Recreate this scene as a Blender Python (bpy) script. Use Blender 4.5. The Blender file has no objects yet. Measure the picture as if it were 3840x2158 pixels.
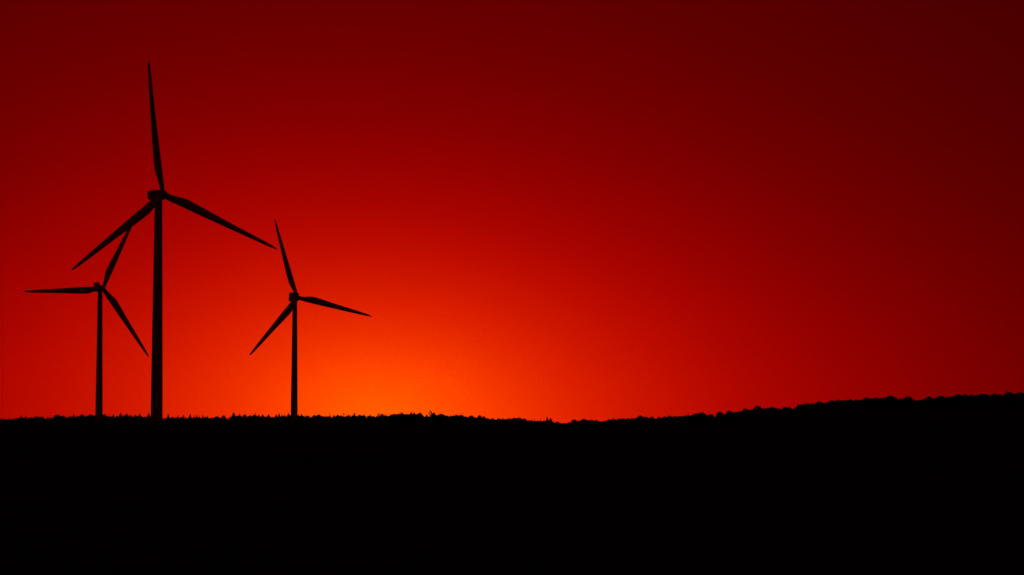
# Dusk over a wooded skyline: three wind turbines in silhouette, seen through a long lens.
# World units are metres; the camera stands at the origin of the plan and looks along +Y. Eye level is z = 0.
import bpy, math, random
import numpy as np
from mathutils import Vector, Matrix

scene = bpy.context.scene
col = scene.collection
rng = random.Random(11)
npr = np.random.default_rng(5)

# ------------------------------------------------------------------ camera
LENS, SENSOR, PW, PH = 100.0, 36.0, 3840.0, 2158.0
F = PW * LENS / SENSOR
PITCH = math.atan((1600 - PH / 2) / F)
ROLL = math.radians(0.15)
fwd = Vector((0, math.cos(PITCH), math.sin(PITCH)))
up0 = Vector((0, -math.sin(PITCH), math.cos(PITCH)))
rt0 = Vector((1, 0, 0))
cr, sr = math.cos(ROLL), math.sin(ROLL)
RT = rt0 * cr + up0 * sr
UP = up0 * cr - rt0 * sr
cam_d = bpy.data.cameras.new('camera')
cam = bpy.data.objects.new('camera', cam_d)
col.objects.link(cam)
cam_d.lens, cam_d.sensor_width, cam_d.sensor_fit = LENS, SENSOR, 'HORIZONTAL'
cam_d.clip_start, cam_d.clip_end = 0.5, 100000
cam.matrix_world = Matrix(((RT.x, UP.x, -fwd.x, 0), (RT.y, UP.y, -fwd.y, 0), (RT.z, UP.z, -fwd.z, 0), (0, 0, 0, 1)))
scene.camera = cam


def at(px, py, Y):
    """point of the place at distance Y that is sighted at a given bearing / height of the survey picture"""
    d = fwd + RT * ((px - PW / 2) / F) - UP * ((py - PH / 2) / F)
    return d * (Y / d.y)


# ------------------------------------------------------------------ materials
def material(name, base, rough=0.6, scale=1.0, var=0.3, bump=0.0, spec=0.5, detail=5):
    m = bpy.data.materials.new(name)
    m.use_nodes = True
    nt = m.node_tree
    b = nt.nodes['Principled BSDF']
    tc = nt.nodes.new('ShaderNodeTexCoord')
    n = nt.nodes.new('ShaderNodeTexNoise')
    n.inputs['Scale'].default_value = scale
    n.inputs['Detail'].default_value = detail
    nt.links.new(tc.outputs['Object'], n.inputs['Vector'])
    r = nt.nodes.new('ShaderNodeValToRGB')
    r.color_ramp.elements[0].position = 0.3
    r.color_ramp.elements[1].position = 0.7
    r.color_ramp.elements[0].color = (*[c * (1 - var) for c in base], 1)
    r.color_ramp.elements[1].color = (*[c * (1 + var) for c in base], 1)
    nt.links.new(n.outputs['Fac'], r.inputs['Fac'])
    nt.links.new(r.outputs['Color'], b.inputs['Base Color'])
    b.inputs['Roughness'].default_value = rough
    b.inputs['Specular IOR Level'].default_value = spec
    if bump:
        bp = nt.nodes.new('ShaderNodeBump')
        bp.inputs['Strength'].default_value = bump
        nt.links.new(n.outputs['Fac'], bp.inputs['Height'])
        nt.links.new(bp.outputs['Normal'], b.inputs['Normal'])
    return m


M_TOWER = material('tower_paint', (0.60, 0.60, 0.59), 0.55, 0.25, 0.06, spec=0.25)
M_BLADE = material('blade_paint', (0.62, 0.62, 0.61), 0.5, 0.4, 0.05, spec=0.25)
M_NAC = material('nacelle_paint', (0.58, 0.58, 0.57), 0.55, 0.6, 0.06, spec=0.25)
M_DARK = material('sensor_metal', (0.12, 0.12, 0.12), 0.5, 2, 0.1)
M_GROUND = material('field_grass', (0.035, 0.042, 0.02), 1.0, 0.02, 0.35, 0.3, 0.0, 8)
M_NEEDLE = material('needle_foliage', (0.03, 0.05, 0.025), 1.0, 0.4, 0.3, 0, 0.0)
M_LEAF = material('leaf_foliage', (0.045, 0.065, 0.025), 1.0, 0.4, 0.3, 0, 0.0)
M_BARK = material('bark', (0.06, 0.045, 0.035), 1.0, 1.5, 0.3, 0, 0.0)


# ------------------------------------------------------------------ helpers
def tag(o, label, cat=None, group=None, kind=None):
    o['label'] = label
    if cat: o['category'] = cat
    if group: o['group'] = group
    if kind: o['kind'] = kind
    return o


def mesh_obj(name, verts, faces, mats, parent=None, smooth=False, mi=None, loc=(0, 0, 0)):
    me = bpy.data.meshes.new(name)
    me.from_pydata([tuple(v) for v in verts], [], faces)
    for m in mats: me.materials.append(m)
    if mi is not None: me.polygons.foreach_set('material_index', mi)
    if smooth: me.polygons.foreach_set('use_smooth', [True] * len(me.polygons))
    me.update()
    o = bpy.data.objects.new(name, me)
    col.objects.link(o)
    o.location = loc
    if parent: o.parent = parent
    return o


def loft(rings, cap=True):
    """rings: list of lists of points, all of one length -> verts, faces"""
    n = len(rings[0]); V = [p for r in rings for p in r]; Fc = []
    for i in range(len(rings) - 1):
        for j in range(n):
            k = (j + 1) % n
            Fc.append((i * n + j, i * n + k, (i + 1) * n + k, (i + 1) * n + j))
    if cap:
        Fc.append(tuple(range(n - 1, -1, -1)))
        Fc.append(tuple((len(rings) - 1) * n + j for j in range(n)))
    return V, Fc


def lerp_tab(t, xs, ys):
    return float(np.interp(t, xs, ys))


# ------------------------------------------------------------------ skyline measurements (px in the photo)
# low points of the skyline: the closed canopy of the wood never sinks below these
BASE = [(-900, 1577), (-300, 1574), (0, 1572), (60, 1571), (110, 1566), (150, 1564), (180, 1568), (200, 1567), (250, 1563), (285, 1561), (330, 1560),
        (370, 1560), (405, 1562), (435, 1563), (460, 1558), (497, 1561), (535, 1566), (560, 1563), (615, 1570), (650, 1568), (681, 1564),
        (700, 1566), (740, 1566), (786, 1568), (825, 1565), (850, 1568), (890, 1562), (930, 1562), (960, 1559), (990, 1563), (1020, 1565),
        (1060, 1560), (1100, 1561), (1140, 1560), (1170, 1563), (1210, 1562), (1245, 1561), (1280, 1561), (1320, 1560), (1360, 1560),
        (1410, 1564), (1440, 1560), (1490, 1556), (1525, 1553), (1560, 1552), (1584, 1556), (1594, 1567), (1612, 1563), (1640, 1557), (1690, 1562),
        (1725, 1560), (1760, 1566), (1800, 1568), (1830, 1571), (1858, 1575), (1880, 1572), (1920, 1570), (1958, 1571), (1995, 1580),
        (2040, 1580), (2075, 1583), (2105, 1587), (2125, 1590), (2142, 1583), (2170, 1578), (2220, 1577), (2250, 1582), (2300, 1575),
        (2340, 1571), (2380, 1570), (2400, 1563), (2430, 1568), (2460, 1570), (2520, 1562), (2560, 1561), (2590, 1558), (2650, 1557),
        (2682, 1563), (2705, 1557), (2750, 1546), (2780, 1544), (2810, 1538), (2860, 1531), (2900, 1530), (2930, 1535), (2972, 1537),
        (2985, 1526), (3010, 1518), (3060, 1514), (3100, 1509), (3140, 1504), (3200, 1502), (3260, 1496), (3310, 1492), (3350, 1490),
        (3372, 1498), (3400, 1494), (3437, 1503), (3470, 1496), (3512, 1493), (3560, 1487), (3620, 1484), (3660, 1484), (3710, 1481),
        (3757, 1485), (3790, 1478), (3840, 1475), (4200, 1462), (4900, 1452)]
bx = [p[0] for p in BASE]; by = [p[1] for p in BASE]
YT = 4200.0                                    # distance of the wooded ridge
_pts = [at(x, lerp_tab(x, bx, by), YT) for x in range(-900, 4901, 10)]
can_x = np.array([p.x for p in _pts]); can_z = np.array([p.z for p in _pts])
ker = np.hanning(31); ker /= ker.sum()
gz = np.convolve(np.pad(can_z, 15, mode='edge'), ker, mode='valid') - 10.5    # ground under the wood

# turbines: hub position, heading, rotor angle (found from the tips of the blades in the photo)
TURB = [
    dict(key='big', hub=at(610.6, 729.5, 955.6), th=-0.1247, psi=0.6007, tau=0.0742, fw=3.3, over=3.1),
    dict(key='left', hub=at(385.9, 1081.5, 1549.8), th=0.4584, psi=0.5020, tau=0.097, fw=0.95, over=4.2),
    dict(key='right', hub=at(1114.9, 1116.4, 1588.4), th=-0.2978, psi=0.4802, tau=0.0853, fw=2.65, over=3.4),
]
HUB_H = 78.0


def sstep(a, b, x):
    t = np.clip((x - a) / (b - a), 0, 1)
    return t * t * (3 - 2 * t)


_sw = [at(px, py, 700.0) for px, py in ((-9000, 1590), (-900, 1583), (200, 1579), (1400, 1574), (1800, 1579), (2125, 1602), (2500, 1587), (3200, 1565), (3840, 1550), (9000, 1570))]
swell_x = np.array([p.x for p in _sw]); swell_z = np.array([p.z for p in _sw])


def terrain(x, y):
    x = np.asarray(x, float); y = np.asarray(y, float)
    z = -1.7 - 2.2 * sstep(60, 500, y) + 0.35 * np.sin(x / 70 + y / 110) * sstep(100, 400, y) * (1 - sstep(450, 600, y)) + 0.9 * np.sin(x / 210 + y / 330) * sstep(1000, 1300, y)
    # low swell of the nearer fields, 700 m out: it hides the feet of the turbines
    z = z + (np.interp(x, swell_x, swell_z) + 3.9) * np.exp(-((y - 700) / np.where(y < 700, 330.0, 95.0)) ** 2)
    g = np.interp(x, can_x, gz)
    k = sstep(2300, 4150, y) * (1 - 0.55 * sstep(4700, 7500, y))
    z = z * (1 - k) + g * k
    for t in TURB:
        h = t['hub']; n = t['axis_xy']
        cx, cy = h.x - n[0] * t['over'], h.y - n[1] * t['over']
        w = np.exp(-((x - cx) ** 2 + (y - cy) ** 2) / (2 * 60.0 ** 2))
        z = z * (1 - w) + (h.z - HUB_H) * w
    return z


for t in TURB:
    t['axis_xy'] = (math.sin(t['psi']), -math.cos(t['psi']))

# ------------------------------------------------------------------ ground: one sheet from the camera to the horizon
xs = np.concatenate([-np.geomspace(40000, 1450, 22), np.arange(-1400, 1401, 25), np.geomspace(1450, 40000, 22)])
ys = np.concatenate([-np.geomspace(3000, 60, 10), np.arange(-30, 2100, 25), np.arange(2100, 4800, 50), np.geomspace(4850, 60000, 30)])
GX, GY = np.meshgrid(xs, ys)
GZ = terrain(GX, GY)
nx, ny = len(xs), len(ys)
V = np.stack([GX.ravel(), GY.ravel(), GZ.ravel()], -1).tolist()
Fc = [(j * nx + i, j * nx + i + 1, (j + 1) * nx + i + 1, (j + 1) * nx + i) for j in range(ny - 1) for i in range(nx - 1)]
g = mesh_obj('ground', V, Fc, [M_GROUND], smooth=True)
tag(g, 'black unlit farmland rolling up to the wooded ridge under the red sky', 'ground', kind='structure')


# ------------------------------------------------------------------ wind turbines
def tower_mesh(height):
    rings = []
    secs = [(0, 2.05), (0.25, 2.02), (height * .27, 1.87), (height * .27 + .01, 1.87), (height * .62, 1.58), (height, 1.28)]
    N = 40
    hs = sorted(set([0, 0.3] + [height * i / 24 for i in range(1, 25)]))
    for h in hs:
        r = np.interp(h, [s[0] for s in secs], [s[1] for s in secs])
        rings.append([(r * math.cos(2 * math.pi * j / N), r * math.sin(2 * math.pi * j / N), h) for j in range(N)])
        for f in (0.27, 0.62):              # bolted flanges between the tower sections
            if h <= height * f < h + height / 24:
                for dh, dr in ((height * f - h + .0, 0), (height * f - h + .01, .02), (height * f - h + .2, .02), (height * f - h + .21, 0)):
                    hh = h + dh + 0.02
                    r2 = np.interp(hh, [s[0] for s in secs], [s[1] for s in secs]) + dr
                    rings.append([(r2 * math.cos(2 * math.pi * j / N), r2 * math.sin(2 * math.pi * j / N), hh) for j in range(N)])
    return loft(rings)


R_BLADE = 45.15


def blade_mesh(fw, chord_mul=1.0):
    """blade along +Z, upwind = +Y, trailing edge towards -X"""
    rr = [.022, .04, .06, .085, .115, .15, .19, .24, .30, .36, .43, .50, .57, .64, .71, .78, .84, .89, .93, .96, .98, .992, 1.0]
    cx = [0, .04, .08, .13, .19, .25, .36, .5, .6, .7, .83, .92, .97, 1]
    cc = [1.95, 1.95, 2.2, 2.65, 3.0, 3.0, 2.7, 2.25, 1.95, 1.72, 1.36, 1.05, .78, .34]
    tt = [1, 1, .80, .52, .38, .33, .27, .24, .21, .2, .18, .18, .18, .2]
    N = 28
    rings = []
    for r in rr:
        c = lerp_tab(r, cx, cc) * ((1 + (chord_mul - 1) * min(1, r / .2))); t = lerp_tab(r, cx, tt) * c
        tw = math.radians(lerp_tab(r, [0, .1, .2, .4, .7, 1], [14, 12, 9, 5, 4, 4]))
        round_k = lerp_tab(r, [.0, .05, .17], [1, 1, 0])
        off = lerp_tab(r, [0, .05, .18, 1], [.5, .5, .30, .33])    # share of the chord ahead of the pitch axis
        bend = fw * (0.45 * r + 0.55 * r * r)
        ring = []
        for j in range(N):
            a = 2 * math.pi * j / N
            u = 0.5 + 0.5 * math.cos(a)                           # 1 = trailing edge
            s = 1 if math.sin(a) >= 0 else -1
            th = 2.6 * math.sqrt(max(u, 0)) * (1 - u) * (.72 if s > 0 else .55) * t * .62
            ci = 0.5 * t * abs(math.sin(a))
            y = s * (ci * round_k + th * (1 - round_k))
            x = -(u - off) * c
            X = x * math.cos(tw) - y * math.sin(tw)
            Y = -x * math.sin(tw) + y * math.cos(tw)
            ring.append((X, Y + bend, r * R_BLADE))
        rings.append(ring)
    return loft(rings)


def nacelle_mesh(kind):
    """side profile in (a, z), a = along the axis (+ towards the rotor), measured from the tower axis"""
    if kind == 'low':
        prof = [(2.0, -1.25), (1.2, -1.65), (-4.2, -1.5), (-5.3, -.7), (-5.45, 1.15), (-5.1, 1.55), (1.3, 1.6), (2.0, 1.15)]; w = 1.65
    elif kind == 'hump':
        prof = [(2.0, -1.25), (1.2, -1.7), (-4.8, -1.6), (-6.0, -.8), (-6.1, 1.5), (-5.8, 1.8), (1.3, 1.75), (2.0, 1.2)]; w = 1.6
    else:
        prof = [(2.0, -1.4), (1.2, -1.9), (-4.4, -1.95), (-5.0, -1.85), (-4.4, 2.8), (-4.2, 3.0), (1.2, 2.8), (2.0, 1.8)]; w = 1.8
    # rounded long edges: four cross rings from side to side
    V = []; Fc = []
    ca = sum(p[0] for p in prof) / len(prof); cz = sum(p[1] for p in prof) / len(prof)
    rings = []
    for xx, k in ((-w, .9), (-w * .93, .97), (-w * .8, 1), (w * .8, 1), (w * .93, .97), (w, .9)):
        rings.append([(xx, ca + (a - ca) * k, cz + (z - cz) * k) for a, z in prof])
    return loft(rings)


def make_turbine(t, nac, label, chord_mul):
    hub = t['hub']; psi, tau = t['psi'], t['tau']
    ax = Vector((math.sin(psi) * math.cos(tau), -math.cos(psi) * math.cos(tau), math.sin(tau)))
    axy = Vector((math.sin(psi), -math.cos(psi), 0))
    side = Vector((math.cos(psi), math.sin(psi), 0))
    vert = side.cross(ax); vert = vert if vert.z > 0 else -vert
    over = t['over']
    base = Vector((hub.x - axy.x * over, hub.y - axy.y * over, hub.z - HUB_H))
    root = bpy.data.objects.new('wind_turbine', None)
    col.objects.link(root)
    root.location = base
    root.empty_display_size = 5
    tag(root, label, 'wind turbine', 'wind turbines on the horizon')
    Vv, Ff = tower_mesh(HUB_H - 1.6)
    mesh_obj('tower', Vv, Ff, [M_TOWER], root, smooth=True)
    # nacelle (level frame turned to the heading)
    Mn = Matrix(((side.x, axy.x, 0), (side.y, axy.y, 0), (side.z, 0, 1)))
    Vv, Ff = nacelle_mesh(nac)
    n = mesh_obj('nacelle', [Mn @ Vector(v) for v in Vv], Ff, [M_NAC], root, loc=(0, 0, HUB_H))

    def box(x0, x1, a0, a1, z0, z1):
        P = [(x0, a0, z0), (x1, a0, z0), (x1, a1, z0), (x0, a1, z0), (x0, a0, z1), (x1, a0, z1), (x1, a1, z1), (x0, a1, z1)]
        return [Mn @ Vector(p) for p in P], [(0, 3, 2, 1), (4, 5, 6, 7), (0, 1, 5, 4), (1, 2, 6, 5), (2, 3, 7, 6), (3, 0, 4, 7)]
    if nac == 'hump':
        v, f = box(-1.5, 1.3, -6.0, -4.0, 1.77, 3.5)
        mesh_obj('cooler', v, f, [M_NAC], n)
    # wind sensors on the rear of the roof
    zt = {'low': 1.6, 'hump': 3.46, 'tall': 2.95}[nac]
    v = []; f = []
    for sx in (-.5, .5):
        a, b = box(sx - .05, sx + .05, -4.35, -4.25, zt - .05, zt + .75)
        f += [tuple(i + len(v) for i in q) for q in b]; v += a
        a, b = box(sx - .16, sx + .16, -4.46, -4.14, zt + .75, zt + .86)
        f += [tuple(i + len(v) for i in q) for q in b]; v += a
    a, b = box(-.45, .45, -4.33, -4.27, zt + .45, zt + .53)
    f += [tuple(i + len(v) for i in q) for q in b]; v += a
    mesh_obj('wind_sensor', v, f, [M_DARK], n)
    # spinner / hub, turned with the tilted axis
    Ma = Matrix(((side.x, ax.x, vert.x), (side.y, ax.y, vert.y), (side.z, ax.z, vert.z)))
    N = 32; rings = []
    for a, r in ((-1.25, 1.0), (-1.0, 1.3), (-.5, 1.42), (.3, 1.45), (.9, 1.3), (1.5, .98), (1.9, .6), (2.1, .25), (2.15, .03)):
        rings.append([(r * math.cos(2 * math.pi * j / N), a, r * math.sin(2 * math.pi * j / N)) for j in range(N)])
    Vv, Ff = loft(rings)
    hz = Vector((axy.x * over, axy.y * over, HUB_H))
    h = mesh_obj('hub', [Ma @ Vector(p) for p in Vv], Ff, [M_NAC], root, smooth=True, loc=hz)
    Vv, Ff = blade_mesh(t['fw'], chord_mul)
    for k in range(3):
        ang = t['th'] + k * 2 * math.pi / 3
        Rm = Ma @ Matrix(((math.cos(ang), 0, math.sin(ang)), (0, 1, 0), (-math.sin(ang), 0, math.cos(ang))))
        mesh_obj('blade', [Rm @ Vector(p) for p in Vv], Ff, [M_BLADE], root, smooth=True, loc=hz)
    return root


make_turbine(TURB[0], 'low', 'largest and nearest black wind turbine, with the thickest tower and one blade nearly straight up', 1.04)
make_turbine(TURB[1], 'hump', 'small black wind turbine furthest left, with one blade pointing level to the left', 1.3)
make_turbine(TURB[2], 'tall', 'small black wind turbine standing alone furthest right, before the bright orange glow', 1.3)


# ------------------------------------------------------------------ trees: prototype meshes one metre tall in z, scaled later
def add_quad(V, Fc, c, u, v):
    i = len(V)
    V += [c - u - v * .6, c + u - v * .25, c + u * .3 + v, c - u * .8 + v * .5]
    Fc.append((i, i + 1, i + 2, i + 3))


def taper(V, Fc, p0, p1, r0, r1, n=6):
    d = (p1 - p0).normalized(); a = d.orthogonal().normalized(); b = d.cross(a)
    i0 = len(V)
    for p, r in ((p0, r0), (p1, r1)):
        for j in range(n):
            t = 2 * math.pi * j / n
            V.append(p + (a * math.cos(t) + b * math.sin(t)) * r)
    for j in range(n):
        k = (j + 1) % n
        Fc.append((i0 + j, i0 + k, i0 + n + k, i0 + n + j))


def spruce_proto(seed, width):
    """height 16 m"""
    q = random.Random(seed); V = []; Fc = []; H = 16.0
    taper(V, Fc, Vector((0, 0, 0)), Vector((q.uniform(-.1, .1), 0, H)), .24, .02)
    nb = len(Fc)
    for zc, rc, z2, r2 in ((1.8, .5, H * .5, .27), (H * .5, .27, H * .93, .02)):      # dense inner foliage round the stem
        taper(V, Fc, Vector((0, 0, zc)), Vector((0, 0, z2)), width * rc, width * r2, 9)
    levels = 30
    for i in range(levels):
        z = 1.6 + (H - 2.1) * (i / (levels - 1)) ** .95
        k = 1 - (z / H)
        Rr = width * (k ** .85) * q.uniform(.75, 1.15) + .12
        m = max(5, int(12 * (Rr / width) + 4))
        a0 = q.uniform(0, 6.28)
        for j in range(m):
            a = a0 + 2 * math.pi * j / m + q.uniform(-.2, .2)
            L = Rr * q.uniform(.7, 1.12)
            d = Vector((math.cos(a), math.sin(a), 0)); s = Vector((-d.y, d.x, 0))
            tipp = d * L + Vector((0, 0, z - L * .32 + .12))
            rootp = Vector((0, 0, z + .15))
            mid = (tipp + rootp) / 2
            wv = .22 * L + .12
            i0 = len(V)
            V += [rootp, mid + s * wv - Vector((0, 0, .12)), tipp, mid - s * wv - Vector((0, 0, .12)), mid + Vector((0, 0, -.45 - .18 * L))]
            Fc += [(i0, i0 + 1, i0 + 2), (i0, i0 + 2, i0 + 3), (i0, i0 + 4, i0 + 2)]
    return V, Fc, nb, M_NEEDLE


def broadleaf_proto(seed, wide, lobes, sparse=False, neck=.35):
    q = random.Random(seed); V = []; Fc = []; H = 16.0
    fork = Vector((0, 0, H * neck))
    taper(V, Fc, Vector((0, 0, 0)), fork, .38, .28)
    cl = []
    ch = H * (1 - neck) * .5; rings_k = 1.7 if not sparse else 1.4; cz = H - ch * 1.02
    for i in range(lobes):
        # lobes spread over the upper shell of a dome
        el = (i + .5) / lobes
        a = i * 2.4 + q.uniform(-.4, .4)
        sz = 1 - rings_k * el
        rad = math.sqrt(max(0, 1 - sz * sz)) * wide * .72 * q.uniform(.8, 1.1)
        p = Vector((math.cos(a) * rad, math.sin(a) * rad, cz + ch * .74 * sz * q.uniform(.85, 1.05)))
        cl.append((p, wide * q.uniform(.26, .42) * (.6 if sparse else 1)))
    if neck > .5: cl.append((fork + Vector((0, 0, .4)), wide * .4))
    for p, r in cl:
        kmid = fork.lerp(p, .5) + Vector((0, 0, .8))
        taper(V, Fc, fork, kmid, .16, .10, 5); taper(V, Fc, kmid, p, .10, .03, 5)
        if sparse:
            for _ in range(4):
                e = p + Vector((q.uniform(-1, 1), q.uniform(-1, 1), q.uniform(.2, 1.2))) * r
                taper(V, Fc, p, e, .05, .02, 4)
    nb = len(Fc)
    if not sparse:                                   # dense inner foliage of each lobe
        for p, r in cl:
            c = [p + Vector(v) * r * q.uniform(.7, .85) for v in ((1, 0, 0), (0, 1, 0), (-1, 0, 0), (0, -1, 0), (0, 0, 1), (0, 0, -1))]
            i = len(V); V += c
            Fc += [(i + a, i + (a + 1) % 4, i + 4) for a in range(4)] + [(i + (a + 1) % 4, i + a, i + 5) for a in range(4)]
    for p, r in cl:
        for _ in range(46 if not sparse else 34):
            d = Vector((q.gauss(0, 1), q.gauss(0, 1), q.gauss(0, 1))).normalized()
            c = p + d * r * (q.random() ** .4) * (1.25 if sparse else 1.0)
            c.z = min(c.z, H)
            s = q.uniform(.28, .6) * (.75 if sparse else 1)
            u = Vector((q.gauss(0, 1), q.gauss(0, 1), q.gauss(0, 1))).normalized(); v = u.orthogonal().normalized()
            add_quad(V, Fc, c, u * s, v * s)
    mz = max(v.z for v in V)
    V = [Vector((v.x, v.y, v.z * H / mz)) for v in V]
    return V, Fc, nb, M_LEAF


PROTO = {}
for key, spec in {
    's': [spruce_proto(i, w) for i, w in ((1, 6.2), (2, 7.2), (3, 6.6))],        # spruce
    't': [spruce_proto(i, w) for i, w in ((4, 3.0), (5, 2.6))],                  # thin spike
    'b': [broadleaf_proto(i, w, n, neck=.12) for i, w, n in ((6, 4.6, 22), (7, 5.2, 25), (8, 4.2, 20), (9, 5.6, 26))],   # round crown
    'o': [broadleaf_proto(i, w, 13, True, .3) for i, w in ((10, 4.2), (11, 4.8))],           # open airy crown
    'l': [broadleaf_proto(12, 1.5, 4, False, .8)],                               # tufted pole
}.items():
    PROTO[key] = []
    for V_, F_, nb, foliage in spec:
        me = bpy.data.meshes.new({'s': 'spruce', 't': 'thin_spruce', 'b': 'round_tree', 'o': 'airy_tree', 'l': 'tufted_tree'}[key])
        me.from_pydata([tuple(v) for v in V_], [], F_)
        me.materials.append(M_BARK); me.materials.append(foliage)
        me.polygons.foreach_set('material_index', [0] * nb + [1] * (len(F_) - nb))
        me.update()
        PROTO[key].append(me)

ORD = ['first', 'second', 'third', 'fourth', 'fifth', 'sixth', 'seventh', 'eighth', 'ninth', 'tenth', 'eleventh', 'twelfth', 'thirteenth', 'fourteenth']
# (landmark, [(px of the tip, py of the tip, kind, width factor)]) : the treetops one can tell apart on the skyline
SEG = [
    ("right of the photo's left edge", [(80, 1556, 's', 1), (97, 1558, 's', .9), (157, 1559, 's', .9), (180, 1557, 't', .8), (215, 1555, 'b', 1.2),
                                (235, 1558, 'b', .9), (276, 1548, 't', 1), (308, 1553, 'b', .9), (340, 1553, 'b', .9)]),
    ("right of the left turbine's tower", [(391, 1553, 'b', .7), (408, 1557, 's', .8), (425, 1552, 's', .9), (452, 1546, 's', 1), (475, 1552, 'b', .8), (488, 1552, 's', .8),
                                (508, 1553, 's', .8), (524, 1549, 's', 1.1), (558, 1547, 's', 1.1)]),
    ("right of the largest turbine's tower", [(631, 1551, 's', .9), (648, 1562, 'b', .6), (668, 1557, 's', .7), (689, 1554, 's', .8), (713, 1552, 's', 1.1), (727, 1555, 't', 1),
                                (738, 1553, 's', .7), (747, 1556, 't', 1), (761, 1552, 't', 1.1), (778, 1558, 's', .9), (812, 1560, 'b', .8), (838, 1558, 'b', .8)]),
    ("right of the tall broad spruce", [(899, 1550, 's', 1), (918, 1553, 'b', .7), (938, 1553, 's', .9), (957, 1548, 's', .9), (970, 1553, 's', .8),
                                (985, 1554, 'b', .6), (1007, 1552, 's', 1.2), (1036, 1552, 's', 1), (1047, 1549, 's', .8), (1058, 1554, 's', .7), (1082, 1548, 's', 1.1)]),
    ("right of the right turbine's tower", [(1120, 1552, 's', .7), (1131, 1550, 's', .9), (1180, 1556, 'b', .7), (1196, 1554, 'b', .8),
                                (1237, 1549, 't', .9), (1254, 1556, 's', .8), (1268, 1554, 's', .8)]),
    ("right of the pole-like tufted tree", [(1307, 1551, 's', .8), (1329, 1547, 's', 1.1), (1348, 1554, 'b', .7), (1366, 1553, 's', .9), (1388, 1553, 's', 1),
                                (1420, 1550, 'o', .7), (1433, 1551, 'b', .7), (1447, 1550, 't', .9), (1478, 1551, 'b', .7), (1503, 1545, 'o', .7),
                                (1510, 1546, 'o', .5), (1547, 1543, 'o', 1.1), (1575, 1547, 'b', .8)]),
    ("right of the spindly highest treetop", [(1600, 1554, 'b', .5), (1626, 1547, 'b', .9), (1652, 1551, 'b', .9), (1662, 1553, 'b', .6), (1712, 1554, 'b', 1.0),
                                (1730, 1555, 'b', 1.0), (1766, 1557, 'b', .9), (1799, 1557, 'b', .8), (1815, 1560, 'b', .8), (1847, 1567, 'b', .6), (1885, 1565, 's', .7),
                                (1945, 1565, 'b', .9), (2003, 1568, 't', .9), (2027, 1568, 't', .9)]),
    ("right of the lowest dip in the skyline", [(2152, 1573, 'b', .9), (2190, 1570, 'b', 1.2), (2238, 1575, 'b', .8), (2300, 1569, 'b', .7), (2330, 1567, 's', .6),
                                (2400, 1558, 'b', .9), (2445, 1561, 'b', .7), (2472, 1562, 'b', .7), (2510, 1558, 'b', .7),
                                ]),
    ("up the slope from the lone thin spike", [(2610, 1550, 'b', .9), (2632, 1545, 'b', 1.1), (2666, 1552, 'b', .9), (2699, 1543, 'b', .8), (2735, 1540, 'b', .9),
                                (2795, 1531, 'b', .9), (2842, 1521, 'b', 1.2), (2895, 1525, 'b', .9), (2945, 1526, 'b', .8), (2960, 1526, 'b', .8)]),
    ("right of the deep notch in the hill canopy", [(2998, 1515, 'b', .9), (3025, 1511, 'b', .9), (3072, 1505, 'b', .9), (3120, 1500, 'b', .9), (3142, 1498, 'b', .8),
                                (3188, 1497, 'b', .8), (3250, 1491, 'b', .9), (3340, 1482, 'b', 1.1), (3405, 1485, 'b', 1.1), (3485, 1486, 'b', .9),
                                (3527, 1483, 'b', .9), (3595, 1477, 'b', 1), (3620, 1477, 'b', .9)]),
    ("left of the last high hump on the hill", [(3748, 1477, 'b', .8), (3728, 1476, 'b', .8), (3685, 1475, 'b', 1.0)]),
]
SINGLE = [
    (876, 1545, 's', 1.5, 'tall broad spruce rising above its neighbours between the two rightmost turbine towers', 'left of the right turbine'),
    (1289, 1550, 'l', .8, 'slim pole-like tree topped by one dark tuft, right of the rightmost turbine', ''),
    (1614, 1539, 'o', .65, 'spindly treetop that stands highest in the orange glow, right of a bright gap', ''),
    (2052, 1561, 's', 1.1, 'taller spruce of the pair just left of the lowest dip in the skyline', ''),
    (2065, 1566, 's', 1.2, 'shorter spruce of the pair just left of the lowest dip in the skyline', ''),
    (2581, 1547, 't', .9, 'thin lone spike of a tree where the skyline starts to climb to the right', ''),
    (3783, 1468, 'b', 1.2, 'last high rounded hump of a crown on the hilltop near the photo\'s right edge', ''),
    (3822, 1470, 'b', .9, 'rounded crown on the hilltop cut by the photo\'s right edge', ''),
]
KIND = {'s': ('spruce_tree', 'pointed black spruce', 'spruce', 'pointed spruces along the skyline'),
        't': ('spruce_tree', 'thin spiky black spruce', 'spruce', 'pointed spruces along the skyline'),
        'b': ('broadleaf_tree', 'black round-topped tree', 'tree', 'round-topped trees along the skyline'),
        'o': ('broadleaf_tree', 'airy see-through black tree', 'tree', 'airy trees in the orange glow'),
        'l': ('broadleaf_tree', '', 'tree', None)}
count = {}


def plant(px, py, kind, wf, label):
    k = count.get(kind, 0); count[kind] = k + 1
    Y = YT + rng.uniform(-25, 10)
    top = at(px, py, Y)
    zb = float(terrain(top.x, Y)) - .3
    me = PROTO[kind][k % len(PROTO[kind])]
    o = bpy.data.objects.new(KIND[kind][0], me)
    col.objects.link(o)
    H = top.z - zb
    o.location = (top.x, Y, zb)
    wf = wf * rng.uniform(.95, 1.1) * ((1.4 if px > 2500 else 1.1) if kind == 'b' else 1.12)
    o.scale = (wf, wf, H / 16.0)
    o.rotation_euler = (0, 0, rng.uniform(0, 6.28)) if kind != 'l' else (0, 0, 0)
    tag(o, label, KIND[kind][2], KIND[kind][3])


for land, trees in SEG:
    for i, (px, py, kd, wf) in enumerate(trees):
        plant(px, py, kd, wf, f"{KIND[kd][1]}, {ORD[i]} treetop {land}")
for px, py, kd, wf, lab, _ in SINGLE:
    plant(px, py, kd, wf, lab)

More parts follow.
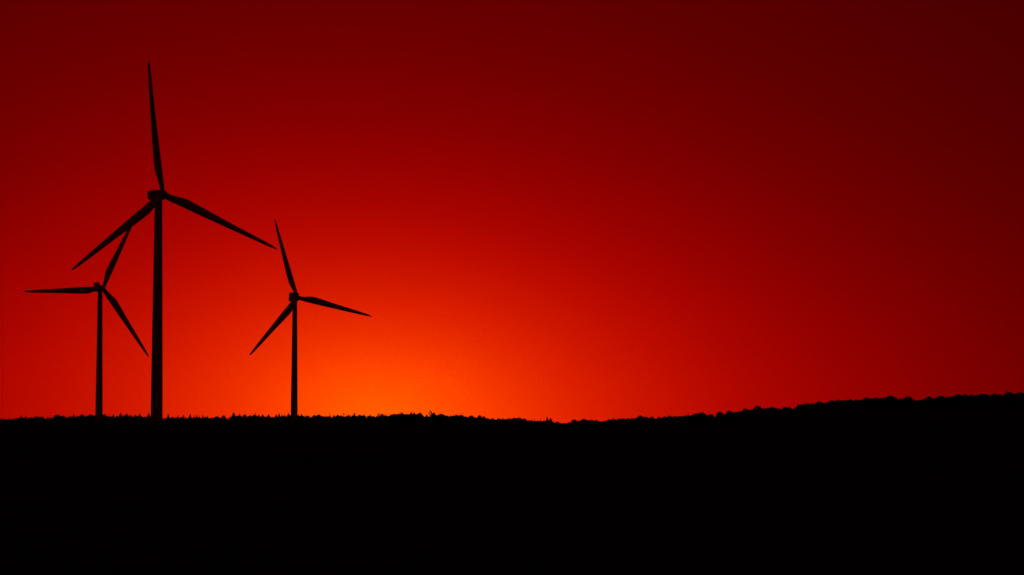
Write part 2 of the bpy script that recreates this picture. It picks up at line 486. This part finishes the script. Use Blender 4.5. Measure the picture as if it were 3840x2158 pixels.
# ------------------------------------------------------------------ the wood between and behind them: one mass of small crowns
VV = []; FF = []; nv = 0


OCT_V = np.array([(1, 0, 0), (0, 1, 0), (-1, 0, 0), (0, -1, 0), (0, 0, 1), (0, 0, -1)], float)
OCT_F = np.array([(0, 1, 4), (1, 2, 4), (2, 3, 4), (3, 0, 4), (1, 0, 5), (2, 1, 5), (3, 2, 5), (0, 3, 5)])


def put(P, f):
    global nv
    VV.append(P); FF.append(f + nv); nv += len(P)


def leaves(c, s):
    n = len(c)
    u = npr.normal(size=(n, 3)); u /= np.linalg.norm(u, axis=1)[:, None]
    v = npr.normal(size=(n, 3)); v -= (v * u).sum(1)[:, None] * u; v /= np.linalg.norm(v, axis=1)[:, None]
    put(np.stack([c - u * s, c + u * s * .9 - v * s * .5, c + v * s], 1).reshape(-1, 3), np.arange(n * 3).reshape(-1, 3))


def crown(cx, cy, z0, ztop, kind, big=1.0):
    """one tree of the mass: leaf-sized faces round a lumpy (broadleaf) or conical (conifer) inner crown"""
    H = max(ztop - z0, 4)
    m = 7; aa = np.arange(m) * 2 * np.pi / m
    if kind == 's':
        n = 60; w = npr.uniform(1.9, 3.0)
        t = npr.random(n)
        r = w * (1 - t) ** .9 * npr.uniform(.5, 1.1, n) + .1
        a = npr.uniform(0, 6.283, n)
        leaves(np.stack([cx + r * np.cos(a), cy + r * np.sin(a), z0 + H * t - .2], -1), npr.uniform(.2, .5, n)[:, None])
        prof = [(.0, w * .8), (.5, w * .42), (.8, w * .16), (.95, .02)]
    else:
        w = npr.uniform(2.4, 4.2) * big
        K = int(9 * big * big); i = np.arange(K)
        sz = 1 - 1.3 * (i + .5) / K
        a = i * 2.4 + npr.uniform(0, 6.28)
        rad = np.sqrt(1 - sz ** 2) * w * npr.uniform(.6, .95, K)
        ch = min(H * .5, w * npr.uniform(.9, 1.25))
        lc = np.stack([cx + rad * np.cos(a), cy + rad * np.sin(a), z0 + H - ch + (ch - .9) * sz * npr.uniform(.75, 1.0, K)], -1)
        lr = npr.uniform(.7, 1.25, K)
        for p, q in zip(lc, lr): put(p + OCT_V * q * npr.uniform(.6, .95, (6, 1)), OCT_F)
        n = 13
        d = npr.normal(size=(K * n, 3)); d /= np.linalg.norm(d, axis=1)[:, None]
        c = np.repeat(lc, n, 0) + d * np.repeat(lr, n)[:, None] * npr.uniform(.6, 1.15, (K * n, 1))
        leaves(c, npr.uniform(.2, .5, K * n)[:, None])
        k = (H - ch) / H
        prof = [(.0, w * .7), (k, w * .72), (min(k + .25, .86), w * .4), (min(k + .3, .9), w * .1)]
    R = np.concatenate([np.stack([cx + p[1] * np.cos(aa), cy + p[1] * np.sin(aa), np.full(m, z0 + H * p[0])], -1) for p in prof])
    R += npr.normal(scale=.12, size=R.shape)
    q = []
    for i in range(len(prof) - 1):
        for j in range(m):
            k = (j + 1) % m
            q += [(i * m + j, i * m + k, (i + 1) * m + k), (i * m + j, (i + 1) * m + k, (i + 1) * m + j)]
    put(R, np.array(q))


def canopy(x):
    return np.interp(x, can_x, can_z)


x = -1150.0
for row, dy in enumerate((-22, -6, 6, 22, 48)):
    x = -1150.0 + row
    while x < 1180:
        cx = x + npr.uniform(-.7, .7); cy = YT + dy + npr.uniform(-5, 5)
        pxx = cx / YT * F + 1920
        sp = npr.random() < (.72 if pxx < 1400 else (.25 if pxx < 2100 else .1))
        zc = float(canopy(cx * YT / cy)) * cy / YT
        # the mass follows the low points of the skyline, tree by tree a little above or below them
        big = 1.0 + .45 * float(sstep(2300, 2900, pxx))
        crest = row in (2, 3)                  # two rows of crest trees make the edge; the others only fill in behind it
        if crest: top = zc + (npr.uniform(.0, 2.1) + 1.2 * npr.random() ** 3 if sp else npr.uniform(.5, 2.3))
        else: top = zc + npr.uniform(-1.0, .9)
        z0 = float(terrain(cx, cy)) - .8
        crown(cx, cy, z0, top, 's' if sp else 'b', big)
        x += (npr.uniform(2.2, 4.6) if sp else npr.uniform(4.4, 7.6) * big) if crest else (npr.uniform(2.0, 3.2) if sp else npr.uniform(3.2, 4.8))
VV = np.concatenate(VV); FF = np.concatenate(FF)
me = bpy.data.meshes.new('forest')
me.vertices.add(len(VV)); me.vertices.foreach_set('co', VV.astype(np.float32).ravel())
me.loops.add(FF.size); me.loops.foreach_set('vertex_index', FF.astype(np.int32).ravel())
me.polygons.add(len(FF)); me.polygons.foreach_set('loop_start', np.arange(0, FF.size, 3, dtype=np.int32))
me.materials.append(M_LEAF)
me.update(calc_edges=True); me.validate()
fo = bpy.data.objects.new('forest', me); col.objects.link(fo)
tag(fo, 'far-off closed wood whose dense canopy makes the black jagged skyline', 'forest', kind='stuff')

# ------------------------------------------------------------------ light: afterglow of a sun already below the ridge
SUN_AZ, SUN_EL = -2.25, -0.9            # degrees, azimuth measured from +Y towards +X
w = bpy.data.worlds.new('World'); scene.world = w
w.use_nodes = True
nt = w.node_tree; nt.nodes.clear()
L = nt.links.new


def val(x):
    return x


def mth(op, a, b=None, clamp=False):
    n = nt.nodes.new('ShaderNodeMath'); n.operation = op; n.use_clamp = clamp
    for i, q in enumerate((a, b)):
        if q is None: continue
        if isinstance(q, (int, float)): n.inputs[i].default_value = q
        else: L(q, n.inputs[i])
    return n.outputs[0]


tc = nt.nodes.new('ShaderNodeTexCoord')
sep = nt.nodes.new('ShaderNodeSeparateXYZ'); L(tc.outputs['Generated'], sep.inputs[0])
az = mth('MULTIPLY', mth('ARCTAN2', sep.outputs[0], sep.outputs[1]), 180 / math.pi)
el = mth('MULTIPLY', mth('ARCSINE', sep.outputs[2]), 180 / math.pi)
el2 = mth('MAXIMUM', el, 0.0)


def sq(a): return mth('MULTIPLY', a, a)


def off(c, k):                     # bearing from a glow centre that drifts with height
    return mth('SUBTRACT', mth('SUBTRACT', az, c), mth('MULTIPLY', mth('MINIMUM', el2, 12.0), k))


def ell(d, wa, wb): return mth('ADD', sq(mth('DIVIDE', d, wa)), sq(mth('DIVIDE', el2, wb)))


A1, a1, b1, A2, a2, b2, C0, U1, E1, U2, K1, K2 = 1.20, 4.60, 3.162, 0.224, 11.92, 3.397, 0.058, -2.508, 0.253, -3.793, -0.15, 0.11
r1 = mth('SQRT', mth('ADD', ell(off(U1, K1), a1, b1), E1 * E1))
lobe1 = mth('MULTIPLY', mth('EXPONENT', mth('MULTIPLY', r1, -1.0)), A1)
lobe2 = mth('MULTIPLY', mth('EXPONENT', mth('MULTIPLY', ell(off(U2, K2), a2, b2), -1.0)), A2)
C1 = .014          # dull red of the sky overhead and behind the camera
lobe3 = mth('MULTIPLY', mth('EXPONENT', mth('MULTIPLY', ell(off(-2.5, 0), 30.0, 30.0), -1.0)), C0 - C1)
s = mth('ADD', mth('ADD', lobe1, lobe2), mth('ADD', lobe3, C1))
# faint broad unevenness added to the sky's brightness
nz = nt.nodes.new('ShaderNodeTexNoise'); nz.inputs['Scale'].default_value = 9.0; nz.inputs['Detail'].default_value = 9.0
nz.inputs['Roughness'].default_value = .75
mp = nt.nodes.new('ShaderNodeMapping'); mp.inputs['Scale'].default_value = (1, 1, 2.2)
L(tc.outputs['Generated'], mp.inputs[0]); L(mp.outputs[0], nz.inputs['Vector'])
s = mth('MULTIPLY', s, mth('ADD', mth('MULTIPLY', mth('SUBTRACT', nz.outputs['Fac'], .5), .10), 1.0))
n2 = nt.nodes.new('ShaderNodeTexNoise'); n2.inputs['Scale'].default_value = 1100.0; n2.inputs['Detail'].default_value = 2.0  # fine sensor-like grain added to the sky's brightness
L(tc.outputs['Generated'], n2.inputs['Vector'])
s = mth('MULTIPLY', s, mth('ADD', mth('MULTIPLY', mth('SUBTRACT', n2.outputs['Fac'], .5), .09), 1.0))
gch = mth('MULTIPLY', mth('POWER', s, 3.9), .054)
comb = nt.nodes.new('ShaderNodeCombineXYZ')
L(s, comb.inputs[0]); L(gch, comb.inputs[1])
sky = nt.nodes.new('ShaderNodeTexSky'); sky.sky_type = 'NISHITA'; sky.sun_disc = False
sky.sun_elevation = math.radians(SUN_EL); sky.sun_rotation = math.radians(SUN_AZ)
sky.dust_density = 4.0; sky.air_density = 1.5
flt = nt.nodes.new('ShaderNodeVectorMath'); flt.operation = 'MULTIPLY'
L(sky.outputs[0], flt.inputs[0]); flt.inputs[1].default_value = (0.02, 0.0004, 0.0)     # deep red filter laid over the sky: hardly any green, no blue
bg1 = nt.nodes.new('ShaderNodeBackground'); L(comb.outputs[0], bg1.inputs[0]); bg1.inputs[1].default_value = 1.0
bg2 = nt.nodes.new('ShaderNodeBackground'); L(flt.outputs[0], bg2.inputs[0]); bg2.inputs[1].default_value = 0.05
add = nt.nodes.new('ShaderNodeAddShader'); L(bg1.outputs[0], add.inputs[0]); L(bg2.outputs[0], add.inputs[1])
out = nt.nodes.new('ShaderNodeOutputWorld'); L(add.outputs[0], out.inputs[0])

sd = bpy.data.lights.new('sun', 'SUN'); sd.energy = 2.0; sd.angle = math.radians(.5); sd.color = (1.0, .32, .08)
so = bpy.data.objects.new('sun', sd); col.objects.link(so)
ea, aa = math.radians(SUN_EL), math.radians(SUN_AZ)
dirv = Vector((math.sin(aa) * math.cos(ea), math.cos(aa) * math.cos(ea), math.sin(ea)))
so.rotation_euler = dirv.to_track_quat('Z', 'Y').to_euler()

scene.view_settings.view_transform = 'Standard'
scene.view_settings.look = 'None'
scene.view_settings.exposure = 0
scene.view_settings.gamma = 1
scene.view_settings.use_curve_mapping = False
scene.cycles.max_bounces = 4
